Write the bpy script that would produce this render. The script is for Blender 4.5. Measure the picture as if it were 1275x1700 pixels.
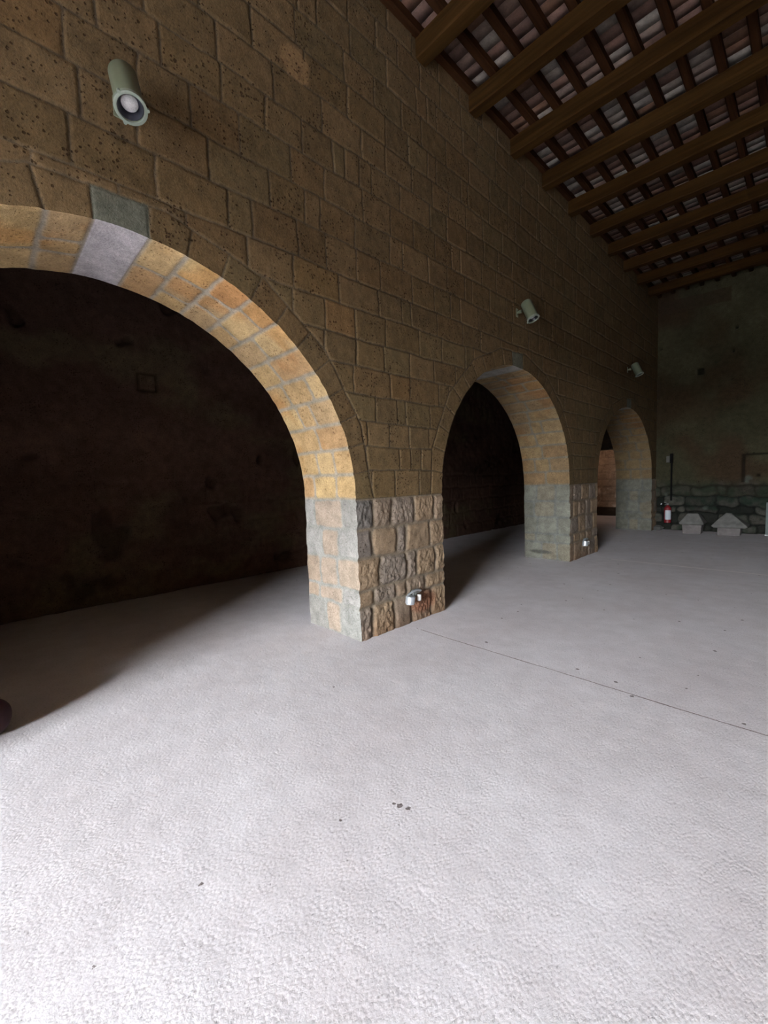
import bpy, math, random
import numpy as np
from mathutils import Vector, Matrix
random.seed(7)
for o in list(bpy.data.objects):
    bpy.data.objects.remove(o)
SC = bpy.context.scene
COL = SC.collection

# ------------------------------------------------------------------ camera
D, H = 3.144, 1.6
yaw, pit, rol = (math.radians(a) for a in (45.983, 4.192, -1.857))
Fv = Vector((-math.sin(yaw) * math.cos(pit), math.cos(yaw) * math.cos(pit), -math.sin(pit)))
R = Vector((math.cos(yaw), math.sin(yaw), 0))
U = R.cross(Fv)
R2 = R * math.cos(rol) + U * math.sin(rol)
U2 = -R * math.sin(rol) + U * math.cos(rol)
cam = bpy.data.cameras.new('camera')
co = bpy.data.objects.new('camera', cam)
COL.objects.link(co)
M = Matrix((R2, U2, -Fv)).transposed().to_4x4()
M.translation = (D, 0, H)
co.matrix_world = M
cam.sensor_fit = 'VERTICAL'
cam.sensor_height = 36.0
cam.lens = 694.33 / 1700 * 36.0
cam.clip_start = 0.05
SC.camera = co

# ------------------------------------------------------------------ world, light, exposure
world = bpy.data.worlds.new('world')
SC.world = world
world.use_nodes = True
world.node_tree.nodes['Background'].inputs[0].default_value = (0.75, 0.85, 1.0, 1)
world.node_tree.nodes['Background'].inputs[1].default_value = 1.0
SC.view_settings.view_transform = 'Standard'
SC.view_settings.look = 'None'
SC.view_settings.gamma = 1.0
SC.view_settings.use_curve_mapping = False
SC.view_settings.exposure = 0.27


def area(name, loc, direction, sx, sy, power, color, spread=180):
    l = bpy.data.lights.new(name, 'AREA')
    l.shape = 'RECTANGLE'
    l.size, l.size_y, l.energy, l.color = sx, sy, power, color
    l.spread = math.radians(spread)
    o = bpy.data.objects.new(name, l)
    COL.objects.link(o)
    o.location = loc
    o.rotation_euler = Vector(direction).to_track_quat('-Z', 'Y').to_euler()
    return o


YS = -8.5      # inner face of the near end wall, with the doorway the daylight comes through
area('sky_outside_doorway', (4.2, YS - 6.5, 7.6), (0, 1, -0.45), 14.0, 10.0, 119000, (0.95, 0.97, 1.0))
lp = bpy.data.lights.new('warm_lamp_far_room', 'POINT')
lp.energy, lp.color, lp.shadow_soft_size = 20, (1.0, 0.74, 0.56), 0.12
lpo = bpy.data.objects.new('warm_lamp_far_room', lp)
COL.objects.link(lpo)
lpo.location = (-3.3, 16.0, 2.3)

# ------------------------------------------------------------------ numpy noise
_rng = np.random.RandomState(3)
_T = _rng.rand(256, 256)


def vn(x, y, seed=0):
    x = np.asarray(x, float) + seed * 17.31
    y = np.asarray(y, float) + seed * 5.77
    xi = np.floor(x).astype(int)
    yi = np.floor(y).astype(int)
    fx = x - xi
    fy = y - yi
    fx = fx * fx * (3 - 2 * fx)
    fy = fy * fy * (3 - 2 * fy)
    g = lambda a, b: _T[a & 255, b & 255]
    return (g(xi, yi) * (1 - fx) + g(xi + 1, yi) * fx) * (1 - fy) + (g(xi, yi + 1) * (1 - fx) + g(xi + 1, yi + 1) * fx) * fy


def fbm(x, y, seed=0, oct=3):
    s = 0
    a = 0.5
    t = 0
    for i in range(oct):
        s = s + a * vn(x * 2 ** i, y * 2 ** i, seed + i * 3)
        t += a
        a *= 0.55
    return s / t


def hsh(i, j, k=0):
    v = np.sin(np.asarray(i) * 127.1 + np.asarray(j) * 311.7 + k * 74.7) * 43758.5453
    return v - np.floor(v)


def sst(a, b, x):
    t = np.clip((x - a) / (b - a), 0, 1)
    return t * t * (3 - 2 * t)


def mix(a, b, t):
    return a * (1 - t[..., None]) + b * t[..., None]


# ------------------------------------------------------------------ materials
def new_mat(name):
    m = bpy.data.materials.new(name)
    m.use_nodes = True
    nt = m.node_tree
    b = nt.nodes['Principled BSDF']
    return m, nt, b


def N(nt, t, **kw):
    n = nt.nodes.new(t)
    for k, v in kw.items():
        if k in ('operation', 'blend_type', 'data_type', 'feature', 'attribute_name', 'noise_dimensions', 'distance', 'clamp', 'wave_type', 'bands_direction'):
            setattr(n, k, v)
        else:
            n.inputs[k].default_value = v
    return n


def ramp(nt, fac, stops):
    r = nt.nodes.new('ShaderNodeValToRGB')
    e = r.color_ramp.elements
    e[0].position, e[0].color = stops[0][0], (*([stops[0][1]] * 3 if not isinstance(stops[0][1], tuple) else stops[0][1]), 1)
    e[1].position, e[1].color = stops[-1][0], (*([stops[-1][1]] * 3 if not isinstance(stops[-1][1], tuple) else stops[-1][1]), 1)
    for p, c in stops[1:-1]:
        q = e.new(p)
        q.color = (*([c] * 3 if not isinstance(c, tuple) else c), 1)
    nt.links.new(fac, r.inputs[0])
    return r.outputs[0]


def mul(nt, a, b, fac=1.0, typ='MULTIPLY'):
    n = nt.nodes.new('ShaderNodeMix')
    n.data_type = 'RGBA'
    n.blend_type = typ
    n.inputs[0].default_value = fac
    for s, i in ((a, 6), (b, 7)):
        if isinstance(s, tuple):
            n.inputs[i].default_value = (*s, 1)
        else:
            nt.links.new(s, n.inputs[i])
    return n


def math_n(nt, op, a, b=None):
    n = nt.nodes.new('ShaderNodeMath')
    n.operation = op
    for i, s in enumerate((a, b)):
        if s is None:
            continue
        if isinstance(s, (int, float)):
            n.inputs[i].default_value = s
        else:
            nt.links.new(s, n.inputs[i])
    return n.outputs[0]


def coords(nt, scale=(1, 1, 1)):
    tc = nt.nodes.new('ShaderNodeNewGeometry')
    mp = nt.nodes.new('ShaderNodeMapping')
    mp.inputs['Scale'].default_value = scale
    nt.links.new(tc.outputs['Position'], mp.inputs['Vector'])
    return mp.outputs[0]


def noise(nt, vec, scale, detail=4, rough=0.55):
    n = N(nt, 'ShaderNodeTexNoise', Scale=scale, Detail=detail, Roughness=rough)
    nt.links.new(vec, n.inputs['Vector'])
    return n.outputs[0]


def bump(nt, h, strength, dist, prev=None):
    b = nt.nodes.new('ShaderNodeBump')
    b.inputs['Strength'].default_value = strength
    b.inputs['Distance'].default_value = dist
    nt.links.new(h, b.inputs['Height'])
    if prev is not None:
        nt.links.new(prev, b.inputs['Normal'])
    return b.outputs[0]


def stone_mat(name, pits=True):
    m, nt, b = new_mat(name)
    b.inputs['Roughness'].default_value = 0.93
    b.inputs['Specular IOR Level'].default_value = 0.15
    at = N(nt, 'ShaderNodeAttribute', attribute_name='tint')
    pa = N(nt, 'ShaderNodeAttribute', attribute_name='pit')
    v = coords(nt)
    n1 = noise(nt, v, 9, 5, 0.6)
    n2 = noise(nt, v, 70, 4, 0.65)
    c = mul(nt, at.outputs['Color'], ramp(nt, n1, [(0.3, 0.78), (0.7, 1.22)]))
    c = mul(nt, c.outputs[2], ramp(nt, n2, [(0.3, 0.72), (0.7, 1.24)]))
    out = c.outputs[2]
    # weathering pits: cell specks, only some cells, sizes uneven
    warp = noise(nt, v, 30, 2)
    vv = nt.nodes.new('ShaderNodeVectorMath')
    vv.operation = 'MULTIPLY_ADD'
    cmb = nt.nodes.new('ShaderNodeCombineXYZ')
    for i in range(3):
        nt.links.new(warp, cmb.inputs[i])
    nt.links.new(cmb.outputs[0], vv.inputs[0])
    vv.inputs[1].default_value = (0.02, 0.02, 0.02)
    nt.links.new(v, vv.inputs[2])
    vo = N(nt, 'ShaderNodeTexVoronoi', Scale=46.0)
    nt.links.new(vv.outputs[0], vo.inputs['Vector'])
    sep = nt.nodes.new('ShaderNodeSeparateColor')
    nt.links.new(vo.outputs['Color'], sep.inputs[0])
    size = math_n(nt, 'MULTIPLY', math_n(nt, 'GREATER_THAN', sep.outputs[0], 0.42), math_n(nt, 'MULTIPLY', sep.outputs[1], 0.46))
    dens = ramp(nt, noise(nt, v, 3.2, 2), [(0.35, 0.35), (0.62, 1.25)])
    size = math_n(nt, 'MULTIPLY', size, dens)
    pit = math_n(nt, 'SUBTRACT', size, vo.outputs['Distance'])
    pit = math_n(nt, 'MULTIPLY', pit, 9.0)
    pn = nt.nodes.new('ShaderNodeClamp')
    nt.links.new(pit, pn.inputs[0])
    pitm = math_n(nt, 'MULTIPLY', pn.outputs[0], pa.outputs['Fac'])
    mm = nt.nodes.new('ShaderNodeMix')
    mm.data_type = 'RGBA'
    nt.links.new(math_n(nt, 'MULTIPLY', pitm, 0.85), mm.inputs[0])
    nt.links.new(out, mm.inputs[6])
    d = mul(nt, out, (0.30, 0.22, 0.16))
    nt.links.new(d.outputs[2], mm.inputs[7])
    nt.links.new(mm.outputs[2], b.inputs['Base Color'])
    h = math_n(nt, 'ADD', math_n(nt, 'MULTIPLY', n2, 0.5), math_n(nt, 'MULTIPLY', noise(nt, v, 220, 3), 0.25))
    h = math_n(nt, 'SUBTRACT', h, math_n(nt, 'MULTIPLY', pitm, 1.6))
    nt.links.new(bump(nt, h, 0.8, 0.008), b.inputs['Normal'])
    return m


MAT_STONE = stone_mat('tuff_stone')


def simple(name, col, rough=0.5, metal=0.0, nscale=None, namt=0.15, spec=0.5):
    m, nt, b = new_mat(name)
    b.inputs['Roughness'].default_value = rough
    b.inputs['Metallic'].default_value = metal
    b.inputs['Specular IOR Level'].default_value = spec
    v = coords(nt)
    n = noise(nt, v, nscale or 40, 4)
    c = mul(nt, col, ramp(nt, n, [(0.3, 1 - namt), (0.7, 1 + namt)]))
    nt.links.new(c.outputs[2], b.inputs['Base Color'])
    return m


def wood_mat(name, col, axis):
    m, nt, b = new_mat(name)
    b.inputs['Roughness'].default_value = 0.9
    b.inputs['Specular IOR Level'].default_value = 0.05
    sc = (1.2, 22, 22) if axis == 'x' else (22, 1.2, 22)
    v = coords(nt, sc)
    g = noise(nt, v, 1.0, 6, 0.6)
    g2 = noise(nt, coords(nt, (0.5, 6, 6) if axis == 'x' else (6, 0.5, 6)), 1.0, 3)
    c = mul(nt, col, ramp(nt, g, [(0.3, 0.62), (0.7, 1.35)]))
    c = mul(nt, c.outputs[2], ramp(nt, g2, [(0.3, (0.75, 0.7, 0.65)), (0.7, (1.2, 1.2, 1.2))]))
    nt.links.new(c.outputs[2], b.inputs['Base Color'])
    nt.links.new(bump(nt, g, 0.5, 0.006), b.inputs['Normal'])
    return m


MAT_BEAM = wood_mat('beam_timber', (0.031, 0.0155, 0.0045), 'x')
MAT_JOIST = wood_mat('joist_timber', (0.028, 0.012, 0.005), 'y')

# floor: poured lime concrete
def floor_mat():
    m, nt, b = new_mat('poured_concrete_floor')
    b.inputs['Roughness'].default_value = 0.85
    b.inputs['Specular IOR Level'].default_value = 0.25
    v = coords(nt)
    big = noise(nt, v, 0.9, 4)
    mid = noise(nt, v, 5.5, 5, 0.6)
    fine = noise(nt, coords(nt, (1, 0.6, 1)), 100, 7, 0.72)
    vf = noise(nt, v, 260, 3, 0.6)
    c = mul(nt, (0.592, 0.574, 0.600), ramp(nt, big, [(0.3, (0.92, 0.90, 0.90)), (0.7, (1.06, 1.07, 1.08))]))
    c = mul(nt, c.outputs[2], ramp(nt, mid, [(0.3, 0.93), (0.7, 1.06)]))
    c = mul(nt, c.outputs[2], ramp(nt, fine, [(0.33, 0.55), (0.44, 0.96), (0.72, 1.08)]))
    # joints
    sx = nt.nodes.new('ShaderNodeSeparateXYZ')
    nt.links.new(v, sx.inputs[0])
    wob = math_n(nt, 'MULTIPLY', math_n(nt, 'SUBTRACT', noise(nt, v, 1.3, 2), 0.5), 0.05)
    yy = math_n(nt, 'ADD', sx.outputs[1], wob)
    wid = math_n(nt, 'MULTIPLY', ramp(nt, noise(nt, v, 2.5, 3), [(0.3, 0.5), (0.65, 1.0)]), 0.007)
    j1 = math_n(nt, 'LESS_THAN', math_n(nt, 'ABSOLUTE', math_n(nt, 'SUBTRACT', yy, 3.30)), wid)
    fade = math_n(nt, 'GREATER_THAN', math_n(nt, 'ADD', sx.outputs[0], math_n(nt, 'MULTIPLY', noise(nt, v, 12, 2), 0.7)), 0.55)
    j1 = math_n(nt, 'MULTIPLY', j1, fade)
    c2 = mul(nt, c.outputs[2], (0.35, 0.30, 0.28))
    mx = nt.nodes.new('ShaderNodeMix')
    mx.data_type = 'RGBA'
    nt.links.new(j1, mx.inputs[0])
    nt.links.new(c.outputs[2], mx.inputs[6])
    nt.links.new(c2.outputs[2], mx.inputs[7])
    j2 = math_n(nt, 'LESS_THAN', math_n(nt, 'ABSOLUTE', math_n(nt, 'SUBTRACT', yy, 8.46)), 0.03)
    mx2 = nt.nodes.new('ShaderNodeMix')
    mx2.data_type = 'RGBA'
    nt.links.new(math_n(nt, 'MULTIPLY', math_n(nt, 'MULTIPLY', j2, math_n(nt, 'GREATER_THAN', sx.outputs[0], 0.5)), 0.8), mx2.inputs[0])
    nt.links.new(mx.outputs[2], mx2.inputs[6])
    mx2.inputs[7].default_value = (0.72, 0.68, 0.68, 1)
    last = mx2.outputs[2]
    # pits: scattered chips beyond the joint plus two worn spots near the camera
    vo = N(nt, 'ShaderNodeTexVoronoi', Scale=2.6)
    vo.voronoi_dimensions = '2D'
    nt.links.new(v, vo.inputs['Vector'])
    sep = nt.nodes.new('ShaderNodeSeparateColor')
    nt.links.new(vo.outputs['Color'], sep.inputs[0])
    sz = math_n(nt, 'MULTIPLY', math_n(nt, 'GREATER_THAN', sep.outputs[0], 0.45), math_n(nt, 'ADD', math_n(nt, 'MULTIPLY', sep.outputs[1], 0.030), 0.008))
    d1 = math_n(nt, 'ADD', vo.outputs['Distance'], math_n(nt, 'MULTIPLY', math_n(nt, 'SUBTRACT', noise(nt, v, 60, 2), 0.5), 0.05))
    pit = math_n(nt, 'MULTIPLY', math_n(nt, 'LESS_THAN', d1, sz), math_n(nt, 'GREATER_THAN', sx.outputs[1], 3.35))
    for px, py, r in ((1.76, 1.38, 0.013), (1.80, 1.395, 0.010), (1.73, 1.37, 0.006), (1.50, 0.16, 0.007), (1.46, 0.53, 0.008), (1.62, 1.12, 0.006), (2.268, 3.27, 0.014), (0.55, 1.9, 0.008)):
        dd = nt.nodes.new('ShaderNodeVectorMath')
        dd.operation = 'DISTANCE'
        nt.links.new(v, dd.inputs[0])
        dd.inputs[1].default_value = (px, py, 0)
        q = math_n(nt, 'LESS_THAN', math_n(nt, 'ADD', dd.outputs['Value'], math_n(nt, 'MULTIPLY', math_n(nt, 'SUBTRACT', noise(nt, v, 60, 2), 0.5), 0.03)), r)
        pit = math_n(nt, 'MAXIMUM', pit, q)
    c3 = mul(nt, last, (0.30, 0.27, 0.26))
    mx3 = nt.nodes.new('ShaderNodeMix')
    mx3.data_type = 'RGBA'
    nt.links.new(pit, mx3.inputs[0])
    nt.links.new(last, mx3.inputs[6])
    nt.links.new(c3.outputs[2], mx3.inputs[7])
    nt.links.new(mx3.outputs[2], b.inputs['Base Color'])
    gr = N(nt, 'ShaderNodeTexVoronoi', Scale=85.0)
    gr.voronoi_dimensions = '2D'
    nt.links.new(coords(nt, (1, 0.7, 1)), gr.inputs['Vector'])
    grain = math_n(nt, 'MULTIPLY', gr.outputs['Distance'], ramp(nt, noise(nt, v, 14, 3), [(0.35, 0.2), (0.65, 1.0)]))
    h = math_n(nt, 'ADD', math_n(nt, 'MULTIPLY', fine, 0.6), math_n(nt, 'MULTIPLY', vf, 0.3))
    h = math_n(nt, 'SUBTRACT', h, math_n(nt, 'MULTIPLY', grain, 0.55))
    h = math_n(nt, 'ADD', h, math_n(nt, 'MULTIPLY', mid, 1.6))
    h = math_n(nt, 'SUBTRACT', h, math_n(nt, 'MULTIPLY', math_n(nt, 'MAXIMUM', pit, j1), 2.0))
    nt.links.new(bump(nt, h, 0.75, 0.0028), b.inputs['Normal'])
    return m


MAT_FLOOR = floor_mat()


# ------------------------------------------------------------------ mesh helpers
def mesh_np(name, V, F, mat, tint=None, pit=None, parent=None, smooth=False):
    me = bpy.data.meshes.new(name)
    V = np.asarray(V, np.float32)
    F = np.asarray(F, np.int32)
    me.vertices.add(len(V))
    me.vertices.foreach_set('co', V.ravel())
    me.loops.add(F.size)
    me.loops.foreach_set('vertex_index', F.ravel())
    me.polygons.add(len(F))
    me.polygons.foreach_set('loop_start', np.arange(0, F.size, F.shape[1], dtype=np.int32))
    me.polygons.foreach_set('loop_total', np.full(len(F), F.shape[1], np.int32))
    me.update(calc_edges=True)
    me.validate()
    if tint is not None:
        a = me.color_attributes.new('tint', 'FLOAT_COLOR', 'POINT')
        a.data.foreach_set('color', np.concatenate([tint, np.ones((len(tint), 1))], 1).astype(np.float32).ravel())
    if pit is not None:
        a = me.attributes.new('pit', 'FLOAT', 'POINT')
        a.data.foreach_set('value', np.asarray(pit, np.float32).ravel())
    if smooth:
        me.polygons.foreach_set('use_smooth', np.ones(len(F), bool))
    me.materials.append(mat)
    o = bpy.data.objects.new(name, me)
    COL.objects.link(o)
    if parent:
        o.parent = parent
    return o


class MB:
    def __init__(s):
        s.v = []
        s.f = []

    def add(s, vs, fs):
        k = len(s.v)
        s.v += [tuple(v) for v in vs]
        s.f += [tuple(i + k for i in f) for f in fs]

    def box(s, x0, x1, y0, y1, z0, z1):
        s.add([(x, y, z) for x in (x0, x1) for y in (y0, y1) for z in (z0, z1)],
              [(0, 1, 3, 2), (4, 6, 7, 5), (0, 4, 5, 1), (2, 3, 7, 6), (0, 2, 6, 4), (1, 5, 7, 3)])

    def lathe(s, prof, a, b, n=28, cap=True):
        """prof: list of (t, r) along the axis from a to b (t in metres from a)"""
        a = Vector(a)
        d = (Vector(b) - a).normalized()
        u = d.orthogonal().normalized()
        w = d.cross(u)
        k = len(s.v)
        for t, r in prof:
            for i in range(n):
                an = 2 * math.pi * i / n
                s.v.append(tuple(a + d * t + (u * math.cos(an) + w * math.sin(an)) * r))
        for j in range(len(prof) - 1):
            for i in range(n):
                p = k + j * n + i
                q = k + j * n + (i + 1) % n
                s.f.append((p, q, q + n, p + n))
        if cap:
            s.f.append(tuple(k + i for i in reversed(range(n))))
            s.f.append(tuple(k + (len(prof) - 1) * n + i for i in range(n)))

    def tube(s, pts, r, n=10):
        for a, b in zip(pts[:-1], pts[1:]):
            L = (Vector(b) - Vector(a)).length
            s.lathe([(0, r), (L, r)], a, b, n)

    def build(s, name, mat, parent=None, bevel=0, smooth=False):
        me = bpy.data.meshes.new(name)
        me.from_pydata(s.v, [], s.f)
        me.update()
        me.materials.append(mat)
        if smooth:
            for p in me.polygons:
                p.use_smooth = True
        o = bpy.data.objects.new(name, me)
        COL.objects.link(o)
        if parent:
            o.parent = parent
            o.matrix_parent_inverse = Matrix.Translation(-parent.location)
        if smooth:
            es = o.modifiers.new('split', 'EDGE_SPLIT')
            es.split_angle = math.radians(40)
        if bevel:
            bm = o.modifiers.new('bevel', 'BEVEL')
            bm.width = bevel
            bm.segments = 2
        return o


def tag(o, label=None, cat=None, group=None, kind=None):
    for k, v in (('label', label), ('category', cat), ('group', group), ('kind', kind)):
        if v:
            o[k] = v
    return o


def empty(name, loc, label, cat, group=None):
    o = bpy.data.objects.new(name, None)
    o.empty_display_size = 0.1
    COL.objects.link(o)
    o.location = loc
    return tag(o, label, cat, group)


# ------------------------------------------------------------------ the arcade wall
ZS = 1.43
ARCH = [(0.790, 1.865, 1.835), (5.890, 1.880, 1.800), (11.21, 2.04, 1.72)]   # centre y, half width, rise
T = 0.88
YEND = 13.7
CZ = 6.325      # underside of joists


def rad(k, th):
    """radius of the opening's edge at angle th, slightly uneven"""
    cy, a, b = ARCH[k]
    r = a * b / np.sqrt((b * np.cos(th)) ** 2 + (a * np.sin(th)) ** 2)
    return r + (vn(th * 7 + 40, th * 0 + k * 9.3) - 0.5) * 0.012 + (vn(th * 31, th * 0 + k * 3.3) - 0.5) * 0.008


def jamb_off(k, side, z):
    w = (vn(z * 6 + side * 11, z * 0 + k * 5.1) - 0.5) * 0.018 + (vn(z * 25, z * 0 + side * 3 + k) - 0.5) * 0.007
    return w * sst(0, 0.1, z) * (1 - sst(ZS - 0.12, ZS, z))


def inside(Y, Z):
    m = np.zeros(Y.shape, bool)
    for k, (cy, a, b) in enumerate(ARCH):
        dy = Y - cy
        th = np.arctan2(Z - ZS, dy)
        up = (Z >= ZS) & (np.hypot(dy, Z - ZS) < rad(k, th))
        r0 = rad(k, 0.0 * Z)
        r1 = rad(k, 0.0 * Z + np.pi)
        lo = (Z < ZS) & (dy < r0 + jamb_off(k, 1, Z)) & (dy > -r1 + jamb_off(k, -1, Z))
        m |= up | lo
    return m


def project(Y, Z):
    """move points onto the nearest opening edge"""
    k = np.argmin(np.array([np.abs(Y - c[0]) for c in ARCH]), 0)
    Yo, Zo = Y.copy(), Z.copy()
    for i, (cy, a, b) in enumerate(ARCH):
        s = k == i
        dy = Y[s] - cy
        z = Z[s]
        th = np.arctan2(z - ZS, dy)
        r = rad(i, th)
        yn = np.where(z >= ZS, cy + r * np.cos(th), 0)
        zn = np.where(z >= ZS, ZS + r * np.sin(th), z)
        r0, r1 = rad(i, 0.0), rad(i, np.pi)
        yl = np.where(dy > 0, cy + r0 + jamb_off(i, 1, z), cy - r1 + jamb_off(i, -1, z))
        Yo[s] = np.where(z >= ZS, yn, yl)
        Zo[s] = zn
    return Yo, Zo


KEYA = 0.082       # keystone half angle
RING = 0.235


def ring_poly(th):
    """outer edge of the voussoir ring, in straight facets"""
    f = 0.36
    a = np.floor(th / f) * f
    x = (th - a) - f / 2
    return np.cos(f / 2) / np.cos(x)


def rows_table(z0, zs):
    return np.array(zs)


ROWS = np.array([ZS, 1.715, 1.96, 2.20, 2.46, 2.725, 2.985, 3.27, 3.535, 3.83, 4.125, 4.42, 4.70, 4.98, 5.27, 5.56, 5.85, 6.12, 6.40, 6.7])
PROWS = np.array([0, 0.33, 0.50, 0.82, 1.12, ZS])
PIER1 = [[2.5, 2.82, 3.14, 3.42, 3.77, 4.2], [2.5, 2.85, 3.19, 3.35, 3.66, 4.2], [2.5, 2.95, 3.35, 3.53, 3.86, 4.2],
         [2.5, 2.85, 3.22, 3.36, 3.77, 4.2], [2.5, 2.88, 3.15, 3.51, 3.85, 4.2]]
_r = random.Random(11)


def row_breaks(y0, y1, lo, hi, small=0.12):
    out = [y0]
    while out[-1] < y1:
        out.append(out[-1] + (_r.uniform(0.13, 0.2) if _r.random() < small else _r.uniform(lo, hi)))
    return out


WB = [row_breaks(-9, YEND + 1, 0.30, 0.52) for _ in ROWS]
PB = []
for i in range(5):
    b = [v for v in row_breaks(-9, 2.4, 0.2, 0.42, 0.05) if v < 2.3] + PIER1[i] + [4.5]
    b += [v + 4.6 for v in row_breaks(0, 10, 0.22, 0.42, 0.05)]
    PB.append(b)

TUFF = np.array([0.190, 0.124, 0.066])
TUFFS = 0.54 * np.array([1.0, 1.0, 0.90]) * np.array([[0.195, 0.133, 0.070], [0.185, 0.125, 0.064], [0.205, 0.138, 0.074], [0.178, 0.122, 0.066],
                  [0.19, 0.124, 0.064], [0.215, 0.145, 0.078], [0.185, 0.132, 0.070]])
ROUGHS = 0.76 * np.array([[0.25, 0.185, 0.130], [0.215, 0.165, 0.122], [0.27, 0.198, 0.130], [0.225, 0.182, 0.145], [0.26, 0.188, 0.122], [0.205, 0.170, 0.140]])
MORT = np.array([0.088, 0.068, 0.044])
MORTP = np.array([0.150, 0.122, 0.090])


def seg_dist(val, breaks):
    b = np.array(breaks)
    i = np.clip(np.searchsorted(b, val) - 1, 0, len(b) - 2)
    return i, val - b[i], b[i + 1] - val


def rounded(dl, dr, db, dt, rc):
    """distance to block edge with rounded corners"""
    dx = np.minimum(dl, dr)
    dz = np.minimum(db, dt)
    d = np.minimum(dx, dz)
    c = (dx < rc) & (dz < rc)
    dc = rc - np.hypot(rc - dx, rc - dz)
    return np.where(c, dc, d)


def front_map(Y, Z):
    """height and colour of the arcade wall's face"""
    n = Y.shape
    wy = (fbm(Y * 5, Z * 5, 1) - 0.5) * 0.030 + (fbm(Y * 22, Z * 22, 2) - 0.5) * 0.008
    wz = (fbm(Y * 2.2, Z * 5, 5) - 0.5) * 0.034 + (fbm(Y * 22, Z * 22, 6) - 0.5) * 0.008
    y = Y + wy
    z = Z + wz
    d = np.full(n, 9.0)
    bi = np.zeros(n)
    bj = np.zeros(n)
    # coursed area
    ri = np.clip(np.searchsorted(ROWS, z) - 1, 0, len(ROWS) - 2)
    db = z - ROWS[ri]
    dt = ROWS[ri + 1] - z
    for r in range(len(ROWS) - 1):
        s = ri == r
        if s.any():
            i, dl, dr = seg_dist(y[s], WB[r])
            d[s] = rounded(dl, dr, db[s], dt[s], 0.02)
            bi[s] = i
            bj[s] = r
    rough = Z < ZS
    zp = Z + wz * 1.1 * sst(0, 0.08, ZS - Z)
    ri = np.clip(np.searchsorted(PROWS, zp) - 1, 0, 4)
    for r in range(5):
        s = rough & (ri == r)
        if s.any():
            yy = Y[s] + wy[s] * 1.8
            i, dl, dr = seg_dist(yy, PB[r])
            b_, t_ = zp[s] - PROWS[r], PROWS[r + 1] - zp[s]
            if r == 0:
                b_ = b_ + 0.05
            d[s] = rounded(dl, dr, b_, t_, 0.05)
            bi[s] = i
            bj[s] = 50 + r
    key = np.zeros(n, bool)
    ring = np.zeros(n, bool)
    for k, (cy, a, b) in enumerate(ARCH):
        dy = Y - cy
        dz = Z - ZS
        th = np.arctan2(dz, dy)
        rr = np.hypot(dy, dz)
        r0 = a * b / np.sqrt((b * np.cos(th)) ** 2 + (a * np.sin(th)) ** 2)
        ro = (r0 + RING) * ring_poly(th) + (fbm(Y * 9, Z * 9, 9) - 0.5) * 0.02
        s = (dz > 0) & (rr < ro) & (rr > r0 - 0.1)
        kk = s & (np.abs(th - np.pi / 2) < KEYA * 2.0 / np.maximum(rr, 0.1))
        va = (np.pi / 2 - KEYA) / 11
        tt = np.where(th > np.pi / 2, np.pi - th, th)
        nv = tt / va
        vi = np.floor(nv)
        dl = (nv - vi) * va * rr
        dr = (vi + 1 - nv) * va * rr
        dd = np.minimum(np.minimum(dl, dr) + np.abs(wy) * 0.3, np.where(ro - rr > 0, ro - rr, 0) * 0.8)
        # not every radial joint shows
        d = np.where(s, dd, d)
        bi = np.where(s, vi + 20 * (th > np.pi / 2), bi)
        bj = np.where(s, 80 + k, bj)
        out = (dz > 0) & (~s) & (rr >= ro)
        d = np.where(out, np.minimum(d, (rr - ro)), d)
        key |= kk
        ring |= s
        d = np.where(kk, np.minimum(0.5 * (KEYA * 2.0 - np.abs(th - np.pi / 2) * rr) * 1.0 + 0.004, ro - rr + 0.004), d)
    jw = 0.012 + 0.006 * (fbm(Y * 3, Z * 3, 12) - 0.5)
    e = sst(0.0, 1.0, (d - jw * 0.3) / (jw * 1.15))
    body = (hsh(bi, bj, 3) - 0.5) * 0.008
    h = e * (0.010 + body) + (fbm(Y * 14, Z * 14, 20) - 0.5) * 0.006 * e
    # raised pointing ridges in the joints
    h += (1 - e) * (fbm(Y * 30, Z * 30, 21) * 0.006)
    pil = sst(0.0, 0.055, d) ** 0.7
    hr = pil * 0.018 + (fbm(Y * 11, Z * 11, 30, 4) - 0.5) * 0.022 * pil + (fbm(Y * 42, Z * 30, 34, 4) - 0.5) * 0.020 * pil + body * pil * 1.2 - 0.003
    smoothb = hsh(bi, bj, 9) > 0.72
    hr = np.where(smoothb, pil * 0.018 + (fbm(Y * 12, Z * 12, 30, 4) - 0.5) * 0.014 * pil, hr)
    h = np.where(rough, hr, h)
    h = np.where(key, e * 0.008, h)
    # colour
    ci = (hsh(bi, bj, 1) * len(TUFFS)).astype(int) % len(TUFFS)
    c = TUFFS[ci] * (0.92 + 0.16 * hsh(bi, bj, 2))[..., None]
    c = c * (0.85 + 0.3 * fbm(Y * 0.8, Z * 0.8, 40))[..., None]
    cr = ROUGHS[(hsh(bi, bj, 1) * len(ROUGHS)).astype(int) % len(ROUGHS)] * (0.85 + 0.3 * fbm(Y * 6, Z * 6, 41))[..., None]
    # the two dark grey stones at the upper near corner of the first pier
    p1 = (Y > 2.5) & (Y < 4.2)
    cr = np.where((p1 & (bj == 54) & (bi == bi[0, 0] * 0 + len([v for v in PB[4] if v < 2.5])))[..., None], np.array([0.115, 0.105, 0.095]), cr)
    cr = np.where((p1 & (bj == 53) & (bi == len([v for v in PB[3] if v < 2.5])))[..., None], np.array([0.135, 0.115, 0.10]), cr)
    c = np.where(rough[..., None], cr, c)
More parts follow.
